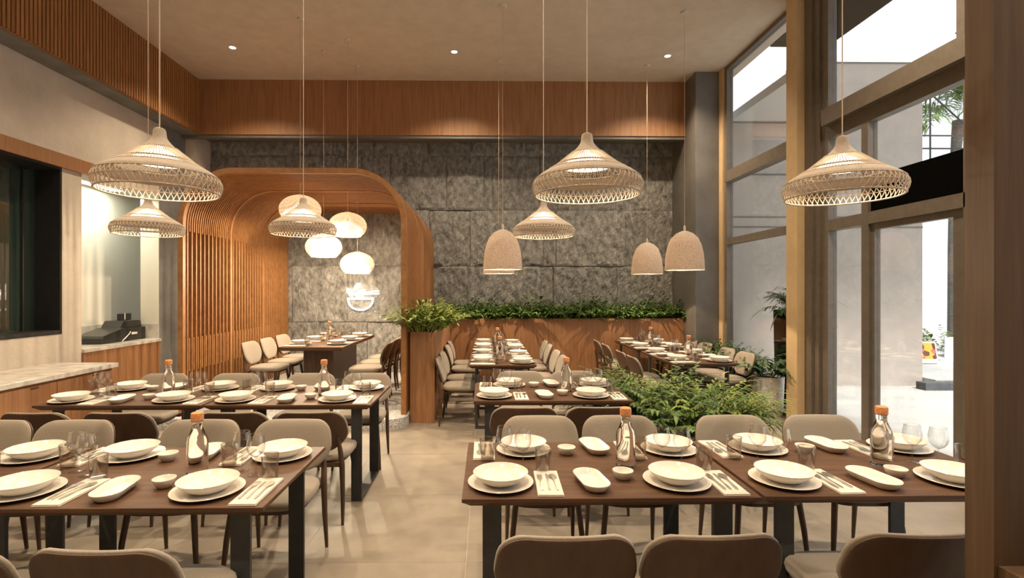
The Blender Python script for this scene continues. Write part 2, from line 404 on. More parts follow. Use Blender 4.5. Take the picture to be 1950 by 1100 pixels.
bar(w3, 4.06, 4.13, 3.62, CEIL - .06)
bar(w3, 5.10, 5.19, 0, 3.30); bar(w3, Y0, 4.07, 0, 3.30)
bar(w3, Y0, 5.10, 2.27, 2.39); bar(w3, 5.19, Y1 - .33, 2.27, 2.39)
pane(w3, 4.13, Y1 - .33, 3.62, CEIL - .06); pane(w3, 5.19, Y1 - .33, .10, 2.27); pane(w3, 5.19, Y1 - .33, 2.39, 3.30); bar(w3, 5.19, Y1 - .33, 0, .10)
pane(w3, 4.07, 5.10, 2.75, 3.30); MB().box(XW - .03, XW + .03, 4.07, 5.10, 2.39, 2.75).build('transom_panel', 'black_dull', w3)
dr = empty('door_1'); struct(dr, 'glass entrance door with a grey metal frame', 'door')
m = MB(); m.box(XW - .03, XW + .03, 4.07, 4.19, 0, 2.27); m.box(XW - .03, XW + .03, 5.05, 5.10, 0, 2.27); m.box(XW - .03, XW + .03, 4.19, 5.05, 2.21, 2.27); m.box(XW - .03, XW + .03, 4.19, 5.05, 0, .12)
m.build('door_frame', 'frame', dr)
MB().box(XW - .006, XW + .006, 4.19, 5.05, .12, 2.21).build('door_pane', 'pane', dr)
# further bay behind the foreground pillar
w4 = empty('window_4'); struct(w4, 'window bay hidden behind the foreground pillar', 'window')
bar(w4, .2, .3, 0, CEIL); bar(w4, .3, Y0, 3.32, 3.5); bar(w4, .3, Y0, 0, .1); bar(w4, .3, Y0, CEIL - .06, CEIL); bar(w4, 2.05, 2.13, .1, CEIL - .06)
for a, b in ((.3, 2.05), (2.13, Y0)):
    pane(w4, a, b, .1, 3.32); pane(w4, a, b, 3.5, CEIL - .06)
struct(box('wall_right', 'plaster', XW - .05, XW + .15, YF, .2, 0, CEIL), 'beige wall beside the viewer at the window side', 'wall')

# ---- foreground pillar with ledge
cp = empty('pillar_1'); struct(cp, 'dark wooden pillar with a ledge cutting off the view', 'pillar')
MB().box(1.373, 1.95, 1.366, 1.45, 0, CEIL).build('pillar_panel', 'wood_pillar', cp)
MB().box(1.385, 1.95, 1.10, 1.366, .80, .855).build('pillar_ledge', 'wood_pillar', cp)
MB().box(1.41, 1.95, 1.30, 1.366, .74, .80).build('ledge_bracket', 'wood_dark', cp)

# ------------------------------------------------------------------ outside
struct(box('ground', 'paving', -2, 40, -8, 60, -.30, -.13), 'pale paving outside the windows', 'ground')
ow = empty('wall_exterior'); struct(ow, 'pale rendered wall of the building wing outside', 'wall')
YO = 9.2
MB().box(XW + .05, 5.66, YO, YO + .4, -.13, 4.67).build('wall_face', 'out_wall', ow); MB().box(5.66, 7.93, YO, YO + .4, -.13, 5.75).build('wall_face', 'out_wall', ow)
for z in (5.73, 4.64, 3.70, 2.93, 2.75): MB().box(5.66 if z > 5 else XW + .05, 7.93 if z != 4.64 else 5.66, YO - .012, YO, z - .012, z + .012).build('wall_joint', 'out_line', ow)
rs = struct(MB().prism([(4.42, 7.2), (4.6, 7.2), (5.65, YO - .02), (4.42, YO - .02)], 4.66, 4.80).build('roof_canopy', 'white'), 'pale canopy slab projecting from the outside wall', 'roof')
struct(box('roof_shade_slab', 'white', 2.0, 9.6, 2.9, 6.9, 9.0, 9.3), 'added unseen slab high up that shades the outside wall', 'roof')  # added out of view to keep the sun off the upper outside wall
struct(box('slab_1', 'black_dull', XW + .26, 5.0, 1.0, 7.45, 5.17, 5.32), 'black flat overhang above the entrance', 'slab')
struct(box('kerb_1', 'kerb_shade', 7.6, 40, 8.75, 8.95, -.13, .0), 'kerb edge of the raised plaza, painted dark for its shade', 'kerb')
struct(box('pavement', 'paving', 7.95, 40, 8.95, 60, -.13, .02), 'bright raised plaza beyond the kerb', 'pavement')

# ------------------------------------------------------------------ counters on the left
ct = empty('marble_console', (0, 0, 0)); tag(ct, 'low cabinet with marble top under the service window', 'cabinet')
MB().box(XL + .005, -4.40, 3.0, 6.19, .69, .74).build('worktop', 'marble', ct, bevel=.003)
MB().box(XL + .005, -4.45, 3.0, 6.15, .06, .69).build('body', 'wood', ct)
for k in range(4):
    y1 = 6.13 - k * .78; MB().box(-4.45, -4.435, y1 - .77, y1, .08, .66).build('door', 'wood', ct)
    hd = ct.children[-1]
    MB().box(-4.44, -4.428, y1 - .30, y1 - .22, .635, .65).build('handle', 'wood_dark', hd)
cc = empty('cashier_counter', (0, 0, 0)); tag(cc, 'wood fronted cashier counter with marble top in the niche', 'counter')
MB().box(XN + .03, XL + .04, N0 + .005, N1 - .005, .80, .845).build('worktop', 'marble', cc, bevel=.003)
MB().box(XL - .72, XL + .02, N0 + .005, N1 - .005, 0, .80).build('front', 'wood', cc)
MB().box(XN + .002, XN + .03, N0 - .14, N1 + 1.28, .80, 1.065).build('splashback', 'marble', cc)
# cash register
cr = empty('cash_register', (XL - .38, 7.80, .845), 0); cr.scale = (1.12, 1.12, 1.12); tag(cr, 'black cash register with receipt printer on the marble counter', 'cash register')
MB().box(-.16, .16, -.02, .34, 0, .17).build('printer', 'black_gloss', cr, bevel=.008)
m = MB(); m.prism([(-.50, 0), (-.02, 0), (-.02, .17), (-.12, .18), (-.47, .10), (-.50, .07)], -.17, .17, 'x'); m.build('drawer', 'black_gloss', cr, bevel=.005)
m = MB(); m.prism([(-.14, .17), (.30, .17), (.28, .26), (.20, .27), (-.06, .27)], -.12, .13, 'x'); m.build('keyboard', 'black_gloss', cr, bevel=.005)
MB().box(-.03, .03, .04, .24, .27, .36).build('display', 'black', cr, bevel=.006)
MB().box(.155, .165, .05, .16, .08, .11).build('label_strip', 'white', cr)
MB().tube([(.165, -.14, .005), (.185, -.08, .06), (.185, -.02, .10), (.165, .02, .12)], .007, 6).build('cable', 'white', cr, smooth=True)
MB().tube([(.05, .08, .28), (.05, .08, .37)], .006, 6).build('antenna', 'white', cr)

# ------------------------------------------------------------------ slatted arch with platform
AX0, AX1, AZ, AR = -3.66, -.955, 3.06, .66
def arch_path(z_left, z_right, n=14):
    p = [(AX0, z_left)]
    if z_left < AZ - AR: p.append((AX0, AZ - AR))
    for k in range(1, n + 1):
        a = PI - (PI / 2) * k / n; p.append((AX0 + AR + AR * math.cos(a), AZ - AR + AR * math.sin(a)))
    for k in range(0, n + 1):
        a = PI / 2 - (PI / 2) * k / n; p.append((AX1 - AR + AR * math.cos(a), AZ - AR + AR * math.sin(a)))
    if z_right < AZ - AR: p.append((AX1, z_right))
    return p
def sweep(path, sy, depth):
    """rectangular batten swept along a path in XZ; depth goes inward"""
    m = MB(); L = []
    for i, p in enumerate(path):
        a = Vector(path[max(i - 1, 0)]); b = Vector(path[min(i + 1, len(path) - 1)]); t = (b - a).normalized(); nrm = Vector((t.y, -t.x))
        q = Vector(p) + nrm * depth
        L.append([(p[0], -sy / 2, p[1]), (p[0], sy / 2, p[1]), (q.x, sy / 2, q.y), (q.x, -sy / 2, q.y)])
    return m.loops(L)
PLZ = .12
ar = empty('slatted_arch', (0, 0, 0)); tag(ar, 'tunnel shaped arch of curved wooden slats around the pedestal table', 'arch')
RIBS = [6.15, 7.28, 8.32, 9.33]
me = None
for y in RIBS:
    if me is None: o = sweep(arch_path(PLZ, PLZ), .055, .062).build('arch_rib', 'wood_arch', ar); me = o.data
    else: o = bpy.data.objects.new('arch_rib', me); COL.objects.link(o); o.parent = ar
    o.location = (0, y, 0)
full = part = low = None
for a, b in zip(RIBS, RIBS[1:]):
    n = 12; st = (b - a) / n
    for k in range(1, n):
        y = a + k * st
        if full is None: o = sweep(arch_path(PLZ, PLZ), .020, .05).build('slat', 'wood_arch', ar); full = o.data
        else: o = bpy.data.objects.new('slat', full); COL.objects.link(o); o.parent = ar
        o.location = (0, y, 0)
    for k in range(n):
        y = a + (k + .5) * st
        if part is None: o = sweep(arch_path(2.32, PLZ), .018, .05).build('slat', 'wood_arch', ar); part = o.data
        else: o = bpy.data.objects.new('slat', part); COL.objects.link(o); o.parent = ar
        o.location = (0, y, 0)
        if low is None: o = MB().box(AX0, AX0 + .045, -.010, .010, .62, 1.02).build('slat', 'wood_arch', ar); low = o.data
        else: o = bpy.data.objects.new('slat', low); COL.objects.link(o); o.parent = ar
        o.location = (0, y, 0)
for a, b in zip(RIBS, RIBS[1:]): MB().box(AX0 + .004, AX0 + .03, a, b, .815, .83).build('arch_rail', 'wood_arch', ar)
pl = [(-3.95, 5.95), (-1.25, 5.88)] + [(-1.17 + .24 * math.sin(t * PI / 16), 6.12 - .24 * math.cos(t * PI / 16)) for t in range(1, 9)] + [(-.93, 9.3), (-3.95, 9.3)]
o = MB().prism(pl, 0, PLZ).build('platform_floor', 'terrazzo'); struct(o, 'raised grey terrazzo platform under the slatted arch', 'floor')

# glowing bowl logo
lg = empty('bowl_logo_sign', (-2.28, YB - .085, 1.50)); tag(lg, 'glowing bowl with leaves and chopsticks logo on the stone wall', 'sign')
S_ = .56 / 58   # metres per photo pixel
def ring2d(outer, inner, name):
    n = len(outer); m = MB()
    vs = [(p[0], -.012, p[1]) for p in outer] + [(p[0], -.012, p[1]) for p in inner] + [(p[0], .012, p[1]) for p in outer] + [(p[0], .012, p[1]) for p in inner]
    fs = []
    for k in range(n):
        k2 = (k + 1) % n
        fs += [(k, k2, n + k2, n + k), (2 * n + k2, 2 * n + k, 3 * n + k, 3 * n + k2), (k2, k, 2 * n + k, 2 * n + k2), (n + k, n + k2, 3 * n + k2, 3 * n + k)]
    return m.add(vs, fs).build(name, 'sign', lg)
def bowl_outline(w, top, bot, n=16):
    return [(-w, top)] + [(w, top)] + [(w * math.cos(t * PI / n), top - (top - bot) * math.sin(t * PI / n) ** .8) for t in range(1, n)]
ring2d(bowl_outline(.24, -.03, -.265), bowl_outline(.205, -.063, -.235), 'bowl_outline')
def leaf2d(cx, cz, l, w, a, name):
    pts = []
    for k in range(13):
        t = k / 12; pts.append((l * (t - .5), w * math.sin(PI * t) ** .8))
    for k in range(11, 0, -1):
        t = k / 12; pts.append((l * (t - .5), -w * math.sin(PI * t) ** .8))
    ca, sa = math.cos(a), math.sin(a)
    MB().prism([(cx + x * ca - z * sa, cz + x * sa + z * ca) for x, z in pts], -.012, .012, 'y').build(name, 'sign', lg)
leaf2d(-.19, .065, .20, .042, R(-58), 'leaf'); leaf2d(-.062, .165, .19, .042, R(52), 'leaf')
MB().prism([(-.09, -.02), (-.12, .05), (-.05, .09), (.02, .12), (.10, .115), (.06, .07), (.03, .03), (.05, -.02)], -.012, .012, 'y').build('food_heap', 'sign', lg)
MB().prism([(.0, .07), (.33, .105), (.34, .085), (.0, .045)], -.012, .012, 'y').build('chopstick', 'sign', lg)
MB().prism([(.0, .04), (.34, .06), (.34, .035), (.0, .018)], -.012, .012, 'y').build('chopstick', 'sign', lg)
for dx in (-.15, .15): MB().tube([(dx, .01, -.05), (dx, .10, -.05)], .006, 6).build('stand_off', 'steel_black', lg)

# ------------------------------------------------------------------ furniture prototypes
def back_loop_width(v, h, w_bot, w_mid, w_top, r_t, r_b):
    if v < .5: w = w_bot + (w_mid - w_bot) * math.sin(min(1, v / .5) * PI / 2)
    else: w = w_mid + (w_top - w_mid) * ((v - .5) / .5) ** 1.5
    d = (v - 1) * h + r_t
    if d > 0: w -= r_t - math.sqrt(max(0, r_t * r_t - d * d))
    d = r_b - v * h
    if d > 0: w -= r_b - math.sqrt(max(0, r_b * r_b - d * d))
    return max(w, .004)
def back_shape(thick, grow, yoff, pillow):
    """curved back panel, sitter faces +y; two skins joined at the rim"""
    h = .295 + 2 * grow; nv, nu = 18, 14; z0 = .490 - grow
    def P(u, v, side):
        w = back_loop_width(v, h, .135 + grow, .247 + grow, .218 + grow, .075, .05)
        x = u * w
        e = 1 - max(abs(u) ** 6, abs(2 * v - 1) ** 8)
        y = -.215 - .085 * (v) + .62 * x * x + yoff + side * (thick / 2 * (.35 + .65 * math.sqrt(max(0, e))) + pillow * (1 if side > 0 else 0) * max(0, e))
        return (x, y, z0 + h * v)
    vs = []; fs = []
    us = [math.sin((i / nu - .5) * PI) for i in range(nu + 1)]; vv = [(1 - math.cos(PI * j / nv)) / 2 for j in range(nv + 1)]
    for side in (1, -1):
        for v in vv:
            for u in us: vs.append(P(u, v, side))
    st = nu + 1; o2 = st * (nv + 1)
    for j in range(nv):
        for i in range(nu):
            p = j * st + i
            fs.append((p, p + 1, p + st + 1, p + st)); fs.append((o2 + p + 1, o2 + p, o2 + p + st, o2 + p + st + 1))
    rim = list(range(st)) + [j * st + nu for j in range(1, nv + 1)] + [nv * st + i for i in range(nu - 1, -1, -1)] + [j * st for j in range(nv - 1, 0, -1)]
    for k in range(len(rim)):
        a, b = rim[k], rim[(k + 1) % len(rim)]; fs.append((b, a, o2 + a, o2 + b))
    return MB().add(vs, fs)
def make_chair():
    t = empty('dining_chair')
    # seat: rounded trapezoid cushion
    def outline(s, z, k=32):
        L = []
        for i in range(k):
            a = 2 * PI * i / k; c, sn = math.cos(a), math.sin(a)
            x = .238 * math.copysign(abs(c) ** .55, c); y = .225 * math.copysign(abs(sn) ** .55, sn)
            x *= 1 - .10 * (-y / .225 + 1) / 2
            L.append((x * s, y * s + .01, z))
        return L
    MB().loops([outline(.90, .415), outline(.985, .424), outline(1, .440), outline(.985, .456), outline(.93, .468), outline(.6, .474), outline(.2, .475)]).build('seat', 'fabric', t, smooth=2)
    MB().loops([outline(.86, .392), outline(.90, .396), outline(.90, .415)]).build('seat_frame', 'wood_dark', t, smooth=True)
    b = back_shape(.028, 0, 0, .012).build('backrest', 'fabric', t, smooth=2)
    back_shape(.012, -.003, -.019, 0).build('back_shell', 'wood_shell', b, smooth=2)
    for s in (-1, 1):
        MB().tube([(s * .175, .165, .40), (s * .192, .185, .25), (s * .212, .205, 0)], [.017, .0155, .010], 10).build('leg', 'wood_dark', t, smooth=True)
        MB().tube([(s * .185, -.262, .60), (s * .196, -.240, .50), (s * .202, -.222, .40), (s * .207, -.222, .22), (s * .212, -.245, 0)], [.010, .0165, .019, .016, .010], 10).build('leg', 'wood_dark', t, smooth=True)
    m = MB(); m.box(-.19, .19, -.215, -.185, .385, .415); m.build('rear_rail', 'wood_dark', t)
    t['category'] = 'chair'
    return t
chair0 = make_chair()
TL, TW = 1.235, .78
def make_table():
    t = empty('dining_table')
    m = MB(); a, b = TL / 2, TW / 2
    def rect(i, z): return [(-a + i, -b + i, z), (a - i, -b + i, z), (a - i, b - i, z), (-a + i, b - i, z)]
    m.loops([rect(.035, .708), rect(.010, .728), rect(0, .734), rect(0, .748), rect(.002, .75)]).build('tabletop', 'wood_table', t)
    for s in (-1, 1):
        x = s * (a - .125); m = MB(); w = .04; y = b - .075; q = .018
        m.box(x - w, x + w, -y, -y + q, 0, .708); m.box(x - w, x + w, y - q, y, 0, .708)
        m.box(x - w, x + w, -y + q, y - q, 0, q); m.box(x - w, x + w, -y + q, y - q, .69, .708)
        m.build('leg_frame', 'steel_black', t, bevel=.0015)
    t['category'] = 'table'
    return t
table0 = make_table()

# ------------------------------------------------------------------ tableware prototypes
ITEM = {}
ITEM['charger'] = MB().lathe([(0, 0), (.09, 0), (.118, .008), (.143, .0155), (.1440, .0175), (.1425, .019), (.118, .0135), (.092, .0075), (0, .0065)], 48).build('charger_plate', 'porcelain', smooth=True)
ITEM['bowl'] = MB().lathe([(0, 0), (.058, 0), (.063, .003), (.090, .018), (.110, .036), (.1195, .049), (.1205, .051), (.1185, .052), (.107, .037), (.084, .018), (.05, .010), (0, .009)], 48).build('soup_bowl', 'porcelain', smooth=True)
def stadium(a, r, z, n=12):
    L = [(r * math.cos(-PI / 2 + PI * k / n) * 1.0, a + r * math.sin(PI * k / n) * 0 + r * math.sin(-PI / 2 + PI * k / n) * 0, z) for k in range(0)]
    for k in range(n + 1): t = PI * k / n; L.append((r * math.cos(t), a + r * math.sin(t), z))
    for k in range(n + 1): t = PI + PI * k / n; L.append((r * math.cos(t), -a + r * math.sin(t), z))
    return L
ITEM['oval'] = MB().loops([stadium(.054, .036, 0), stadium(.058, .045, .006), stadium(.062, .057, .026), stadium(.062, .061, .034), stadium(.062, .0597, .036), stadium(.062, .057, .034), stadium(.058, .045, .011), stadium(.054, .033, .007)]).build('oval_dish', 'porcelain', smooth=True)
ITEM['dip'] = MB().lathe([(0, 0), (.024, 0), (.028, .003), (.041, .022), (.0465, .038), (.0465, .040), (.044, .039), (.037, .020), (.022, .008), (0, .007)], 32).build('dip_bowl', 'porcelain', smooth=True)
b = empty('water_bottle')
MB().lathe([(0, 0), (.040, 0), (.044, .004), (.0455, .02), (.0455, .155), (.042, .172), (.030, .198), (.0235, .214), (.0225, .225), (.0225, .243), (.024, .246), (0, .246)], 28).build('bottle_glass', 'bottle', b, smooth=True)
MB().lathe([(0, .2465), (.0235, .2465), (.0265, .250), (.0275, .275), (.026, .284), (.022, .287), (0, .287)], 24).build('cork_stopper', 'cork', b, smooth=True)
ITEM['bottle'] = b
w = empty('wine_glass')
MB().lathe([(0, .003), (.010, .0028), (.034, .0008), (.0345, 0), (.034, 0)], 28).build('foot', 'glass', w, smooth=2)
MB().lathe([(.0045, .003), (.0032, .012), (.003, .05), (.0034, .074), (.006, .083)], 12).build('stem', 'glass', w, smooth=2)
MB().lathe([(.0, .081), (.010, .083), (.024, .092), (.036, .108), (.041, .126), (.040, .145), (.036, .168), (.0335, .183)], 32).build('glass_bowl', 'glass', w, smooth=2)
MB().lathe([(.0330, .1825), (.0340, .1825), (.0343, .1838), (.0335, .1845), (.0328, .1838), (.0330, .1825)], 32).build('glass_rim', 'glass', w, smooth=2)
ITEM['wine'] = w
tb = empty('water_tumbler')
MB().lathe([(0, 0), (.031, 0), (.0325, .002), (.038, .109), (.0376, .111), (.0368, .109), (.031, .012), (0, .010)], 28).build('glass_wall', 'tumbler', tb, smooth=True)
MB().lathe([(.0366, .108), (.0380, .1085), (.0382, .1105), (.0372, .112), (.0362, .1105), (.0366, .108)], 28).build('glass_rim', 'glass', tb, smooth=2)
ITEM['tumbler'] = tb
n_ = empty('folded_napkin')
MB().box(-.055, .055, -.145, .145, 0, .0045).build('lower_fold', 'napkin', n_, bevel=.0015)
MB().box(-.054, .0535, -.143, .140, .0047, .009).build('upper_fold', 'napkin', n_, bevel=.0015)
ITEM['napkin'] = n_
def flat(name, pts, thick=.0025, arch=.0):
    """cutlery outline in plan, bent up a little along its length"""
    m = MB(); m.prism(pts, 0, thick); m.v = [(x, y, z + arch * math.sin(max(0, min(1, (y + .1) / .2)) * PI)) for x, y, z in m.v]
    return m
handle = [(-.0035, -.095), (.0035, -.095), (.0055, -.085), (.005, -.05), (.0028, -.02), (.0028, .015)]
kn = handle + [(.007, .02), (.0085, .05), (.007, .085), (.001, .098), (-.003, .09), (-.0035, .02), (-.0028, -.02), (-.005, -.05), (-.0055, -.085)]
ITEM['knife'] = flat('k', kn, .003).build('table_knife', 'cutlery')
sp = handle + [(.006, .03)] + [(.0175 * math.cos(t) * (1 - .1 * math.sin(t)), .064 + .031 * math.sin(t)) for t in [-.9 + .28 * k for k in range(18)]] + [(-.006, .03), (-.0028, .015), (-.0028, -.02), (-.005, -.05), (-.0055, -.085)]
ITEM['spoon'] = flat('s', sp, .003, .004).build('table_spoon', 'cutlery')
fk = handle + [(.008, .035), (.0115, .05), (.0110, .095), (.0085, .095), (.0080, .058), (.0050, .058), (.0045, .096), (.0020, .096), (.0015, .058), (-.0015, .058), (-.0020, .096), (-.0045, .096), (-.0050, .058), (-.0080, .058), (-.0085, .095), (-.0110, .095), (-.0115, .05), (-.008, .035), (-.0028, .015), (-.0028, -.02), (-.005, -.05), (-.0055, -.085)]
ITEM['fork'] = flat('f', fk, .003, .004).build('table_fork', 'cutlery')
CAT = dict(charger='plate', bowl='bowl', oval='dish', dip='bowl', bottle='bottle', wine='wine glass', tumbler='tumbler', napkin='napkin', knife='knife', spoon='spoon', fork='fork')
NAME = dict(charger='white charger plate', bowl='white soup bowl', oval='white oval dish', dip='small white dip bowl', bottle='corked water bottle',
            wine='clear stemmed wine glass', tumbler='straight clear tumbler', napkin='folded cream napkin', knife='steel knife', spoon='steel spoon', fork='steel fork')
GROUP = dict(charger='charger plates on the tables', bowl='soup bowls on the chargers', oval='oval dishes on the tables', dip='dip bowls on the tables', bottle='corked bottles on the tables',
             wine='wine glasses on the tables', tumbler='tumblers on the tables', napkin='napkins beside the plates', knife='knives on the napkins', spoon='spoons on the napkins', fork='forks on the napkins')
def put(kind, x, y, z, rz, where):
    return dup(ITEM[kind], (x, y, z), rz, NAME[kind] + where, GROUP[kind], CAT[kind])
def side_word(dx, dy, near='near', far='far'):
    return ('near' if dy < 0 else 'far') + '-' + ('left' if dx < 0 else 'right')
def dress(cx, cy, rot, desc, z=.75, cutlery=True, skip=lambda x, y: False):
    ca, sa = math.cos(rot), math.sin(rot)
    def W(x, y): return (cx + x * ca - y * sa, cy + x * sa + y * ca)
    for px, s in ((-.45, 1), (.32, 1), (.45, -1), (-.32, -1)):
        py = -.23 * s
        rz = rot + (0 if s == 1 else PI)
        X, Y = W(px, py)
        word = side_word(X - cx, Y - cy)
        def L(dx, dy): return W(px + dx * s, py + dy * s)
        def P(kind, dx, dy, dz, jr, tail):
            x, y = L(dx, dy)
            if skip(x, y): return
            put(kind, x + random.uniform(-.004, .004), y + random.uniform(-.004, .004), z + dz, rz + jr, tail)
        if not skip(X, Y):
            jx, jy = random.uniform(-.006, .006), random.uniform(-.006, .006)
            put('charger', X + jx, Y + jy, z, rz, ', %s on the %s' % (word, desc))
            put('bowl', X + jx, Y + jy, z + .0068, rz, ', %s on the %s' % (word, desc))
        P('napkin', .205, 0, 0, random.uniform(-.05, .05), ', %s on the %s' % (word, desc))
        if cutlery:
            for k, dx in (('fork', -.03), ('knife', -.002), ('spoon', .028)):
                P(k, .205 + dx, -.005, .0093, random.uniform(-.06, .06), ', %s napkin of the %s' % (word, desc))
        P('wine', .107, .203, 0, 0, ', %s on the %s' % (word, desc))
        P('tumbler', .195, .15, 0, 0, ', %s on the %s' % (word, desc))
    for s in (1, -1):
        x, y = W(-.058 * s, -.245 * s); wd = side_word(x - cx, y - cy).split('-')
        w_ = wd[0] if abs(sa) < .5 else wd[1]
        if not skip(x, y): put('oval', x, y, z, rot + R(8), ', %s side of the %s' % (w_, desc))
        x, y = W(.10 * s, -.175 * s)
        if not skip(x, y): put('dip', x, y, z, 0, ', %s side of the %s' % (w_, desc))
    x, y = W(.155, -.02)
    if not skip(x, y): put('bottle', x, y, z, .4, ', on the ' + desc)

TABLES = [  # x, y centre, rotation, description, cutlery
    (.517, 2.48, 0, 'front table beside the aisle, window side', True),
    (1.772, 2.49, 0, 'front table behind the wooden pillar', True),
    (-1.493, 2.41, 0, 'front table beside the aisle, counter side', True),
    (-2.748, 2.41, 0, 'front table cut off by the left edge', True),
    (-2.735, 4.215, 0, 'second-row table beside the marble console', True),
    (-1.478, 4.215, 0, 'second-row table beside the aisle', True),
    (.52, 4.335, 0, 'middle table beside the fern bed', True),
    (.187, 6.455, -PI / 2, 'centre table before the long planter', False),
    (.187, 7.93, -PI / 2, 'centre table touching the long planter', False),
    (2.565, 6.56, -PI / 2, 'window-side table behind the fern bed', False),
    (2.565, 8.05, -PI / 2, 'window-side table touching the long planter', False)]
for x, y, r, d, c in TABLES:
    dup(table0, (x, y, 0), r, 'dark walnut topped steel frame ' + d, 'walnut tables on steel frames')
    dress(x, y, r, d, cutlery=c, skip=(lambda X, Y: X < -2.62 and Y < 2.9) if 'cut off' in d else (lambda X, Y: False))

# pedestal table in the arch
pt = empty('pedestal_table', (-2.265, 7.56, PLZ)); tag(pt, 'dark pedestal table under the slatted arch', 'table')
def rect2(a, b, i, z): return [(-a + i, -b + i, z), (a - i, -b + i, z), (a - i, b - i, z), (-a + i, b - i, z)]
MB().loops([rect2(.41, .93, .02, .70), rect2(.41, .93, 0, .715), rect2(.41, .93, 0, .748), rect2(.41, .93, .002, .75)]).build('tabletop', 'wood_table', pt)
MB().box(-.20, .20, -.62, .62, 0, .70).build('pedestal', 'wood_dark', pt, bevel=.003)
D_ = 'pedestal table under the slatted arch'
for k, yy in enumerate((6.98, 7.58, 8.18)):
    for s, sd in ((-1, 'left'), (1, 'right')):
        X = -2.265 + s * .25; wd = ('front', 'middle', 'rear')[k] + '-' + sd
        put('charger', X, yy, PLZ + .75, 0, ', %s on the %s' % (wd, D_)); put('bowl', X, yy, PLZ + .7568, 0, ', %s on the %s' % (wd, D_))
        put('napkin', X, yy + s * .205, PLZ + .75, PI / 2, ', %s on the %s' % (wd, D_))
        put('wine', X - s * .19, yy + s * .11, PLZ + .75, 0, ', %s on the %s' % (wd, D_))
        put('tumbler', X - s * .16, yy + s * .21, PLZ + .75, 0, ', %s on the %s' % (wd, D_))
put('bottle', -2.27, 7.46, PLZ + .75, 0, ', on the ' + D_)

# chairs
CH = []
ORD = ['first', 'second', 'third', 'fourth', 'fifth']
def chairs(lst, y, rz, what, z=0, horizontal=True, const=None):
    for k, v in enumerate(lst):
        loc = (v, y, z) if horizontal else (const, v, z)
        dup(chair0, loc, rz + random.uniform(-.03, .03), 'taupe upholstered wooden dining chair, ' + what % ORD[k], 'taupe dining chairs')
chairs([.27, .768, 1.478], 1.99, 0, '%s from aisle, near side of window-side front tables')
chairs([.342, .853, 1.594, 2.156], 3.04, PI, '%s from aisle, far side of window-side front tables')
chairs([-1.225, -1.755], 1.92, 0, '%s from aisle, near side of counter-side front tables')
chairs([-1.21, -1.77, -2.55, -3.06], 2.97, PI, '%s from aisle, far side of counter-side front tables')
chairs([-1.2, -1.72, -2.48, -3.03], 3.75, 0, '%s from aisle, near side of second-row tables')
chairs([-1.166, -1.71, -2.455, -3.14], 4.79, PI, '%s from aisle, far side of second-row tables')
chairs([.272, .80], 3.87, 0, '%s from aisle, near side of middle table by fern bed')
chairs([.34, .872], 4.90, PI, '%s from aisle, far side of middle table by fern bed')
chairs([6.24, 6.78, 7.62, 8.20], 0, -PI / 2, '%s counted from front, left side of centre tables', 0, False, -.305)
chairs([6.38, 6.93, 7.72, 8.27], 0, PI / 2, '%s counted from front, right side of centre tables', 0, False, .685)
chairs([6.35, 6.90, 7.78, 8.38], 0, -PI / 2, '%s counted from front, left side of window-side rear tables', 0, False, 2.085)
chairs([6.70, 7.22, 7.95, 8.48], 0, PI / 2, '%s counted from front, window side of rear tables', 0, False, 3.16)
chairs([7.0, 7.55, 8.10], 0, -PI / 2, '%s counted from front, left side of pedestal table', PLZ, False, -2.95)
chairs([6.88, 7.42, 7.97], 0, PI / 2, '%s counted from front, right side of pedestal table', PLZ, False, -1.58)

# ------------------------------------------------------------------ planters
pn = empty('long_planter', (0, 0, 0)); tag(pn, 'oak panelled planter running below the stone wall', 'planter')
MB().box(-.62, 3.42, 8.80, 8.83, 0, 1.12).build('front_panel', 'wood', pn)
MB().box(-.62, 3.42, 8.83, YB - .06, .9, 1.06).build('planting_bed', 'soil', pn)
pb = empty('corner_planter', (0, 0, 0)); tag(pb, 'narrow oak planter box beside the slatted arch', 'planter')
MB().box(-.92, -.622, 6.20, 8.80, 0, 1.10).build('box', 'wood', pb, bevel=.002)
MB().box(-.90, -.64, 6.22, 8.78, 1.10, 1.115).build('planting_bed', 'soil', pb)
fb = empty('fern_trough', (0, 0, 0)); tag(fb, 'low grey terrazzo trough holding the fern bed', 'planter')
MB().box(1.35, 2.15, 4.35, 5.15, 0, .34).build('trough', 'terrazzo', fb, bevel=.006)
MB().box(1.38, 2.12, 4.38, 5.12, .34, .35).build('planting_bed', 'soil', fb)
wp = empty('window_trough', (0, 0, 0)); tag(wp, 'dark trough of shrubs along the window', 'planter')
MB().box(3.50, 3.83, 6.95, 8.28, 0, .42).build('trough', 'black', wp, bevel=.004)
MB().box(3.52, 3.81, 6.97, 8.26, .42, .43).build('planting_bed', 'soil', wp)
pot = empty('terrazzo_pot', (3.66, 6.60, 0)); tag(pot, 'white speckled round terrazzo pot by the window', 'pot')
MB().lathe([(0, 0), (.165, 0), (.170, .01), (.19, .49), (.187, .495), (.175, .49), (.172, .46), (0, .46)], 32).build('pot_shell', mat('white_terrazzo', (.86, .85, .83), (.50, .50, .50), .5, 70, detail=1, lo=.56, hi=.70), pot, smooth=True)
MB().lathe([(0, .462), (.171, .462)], 24).build('soil', 'soil', pot)

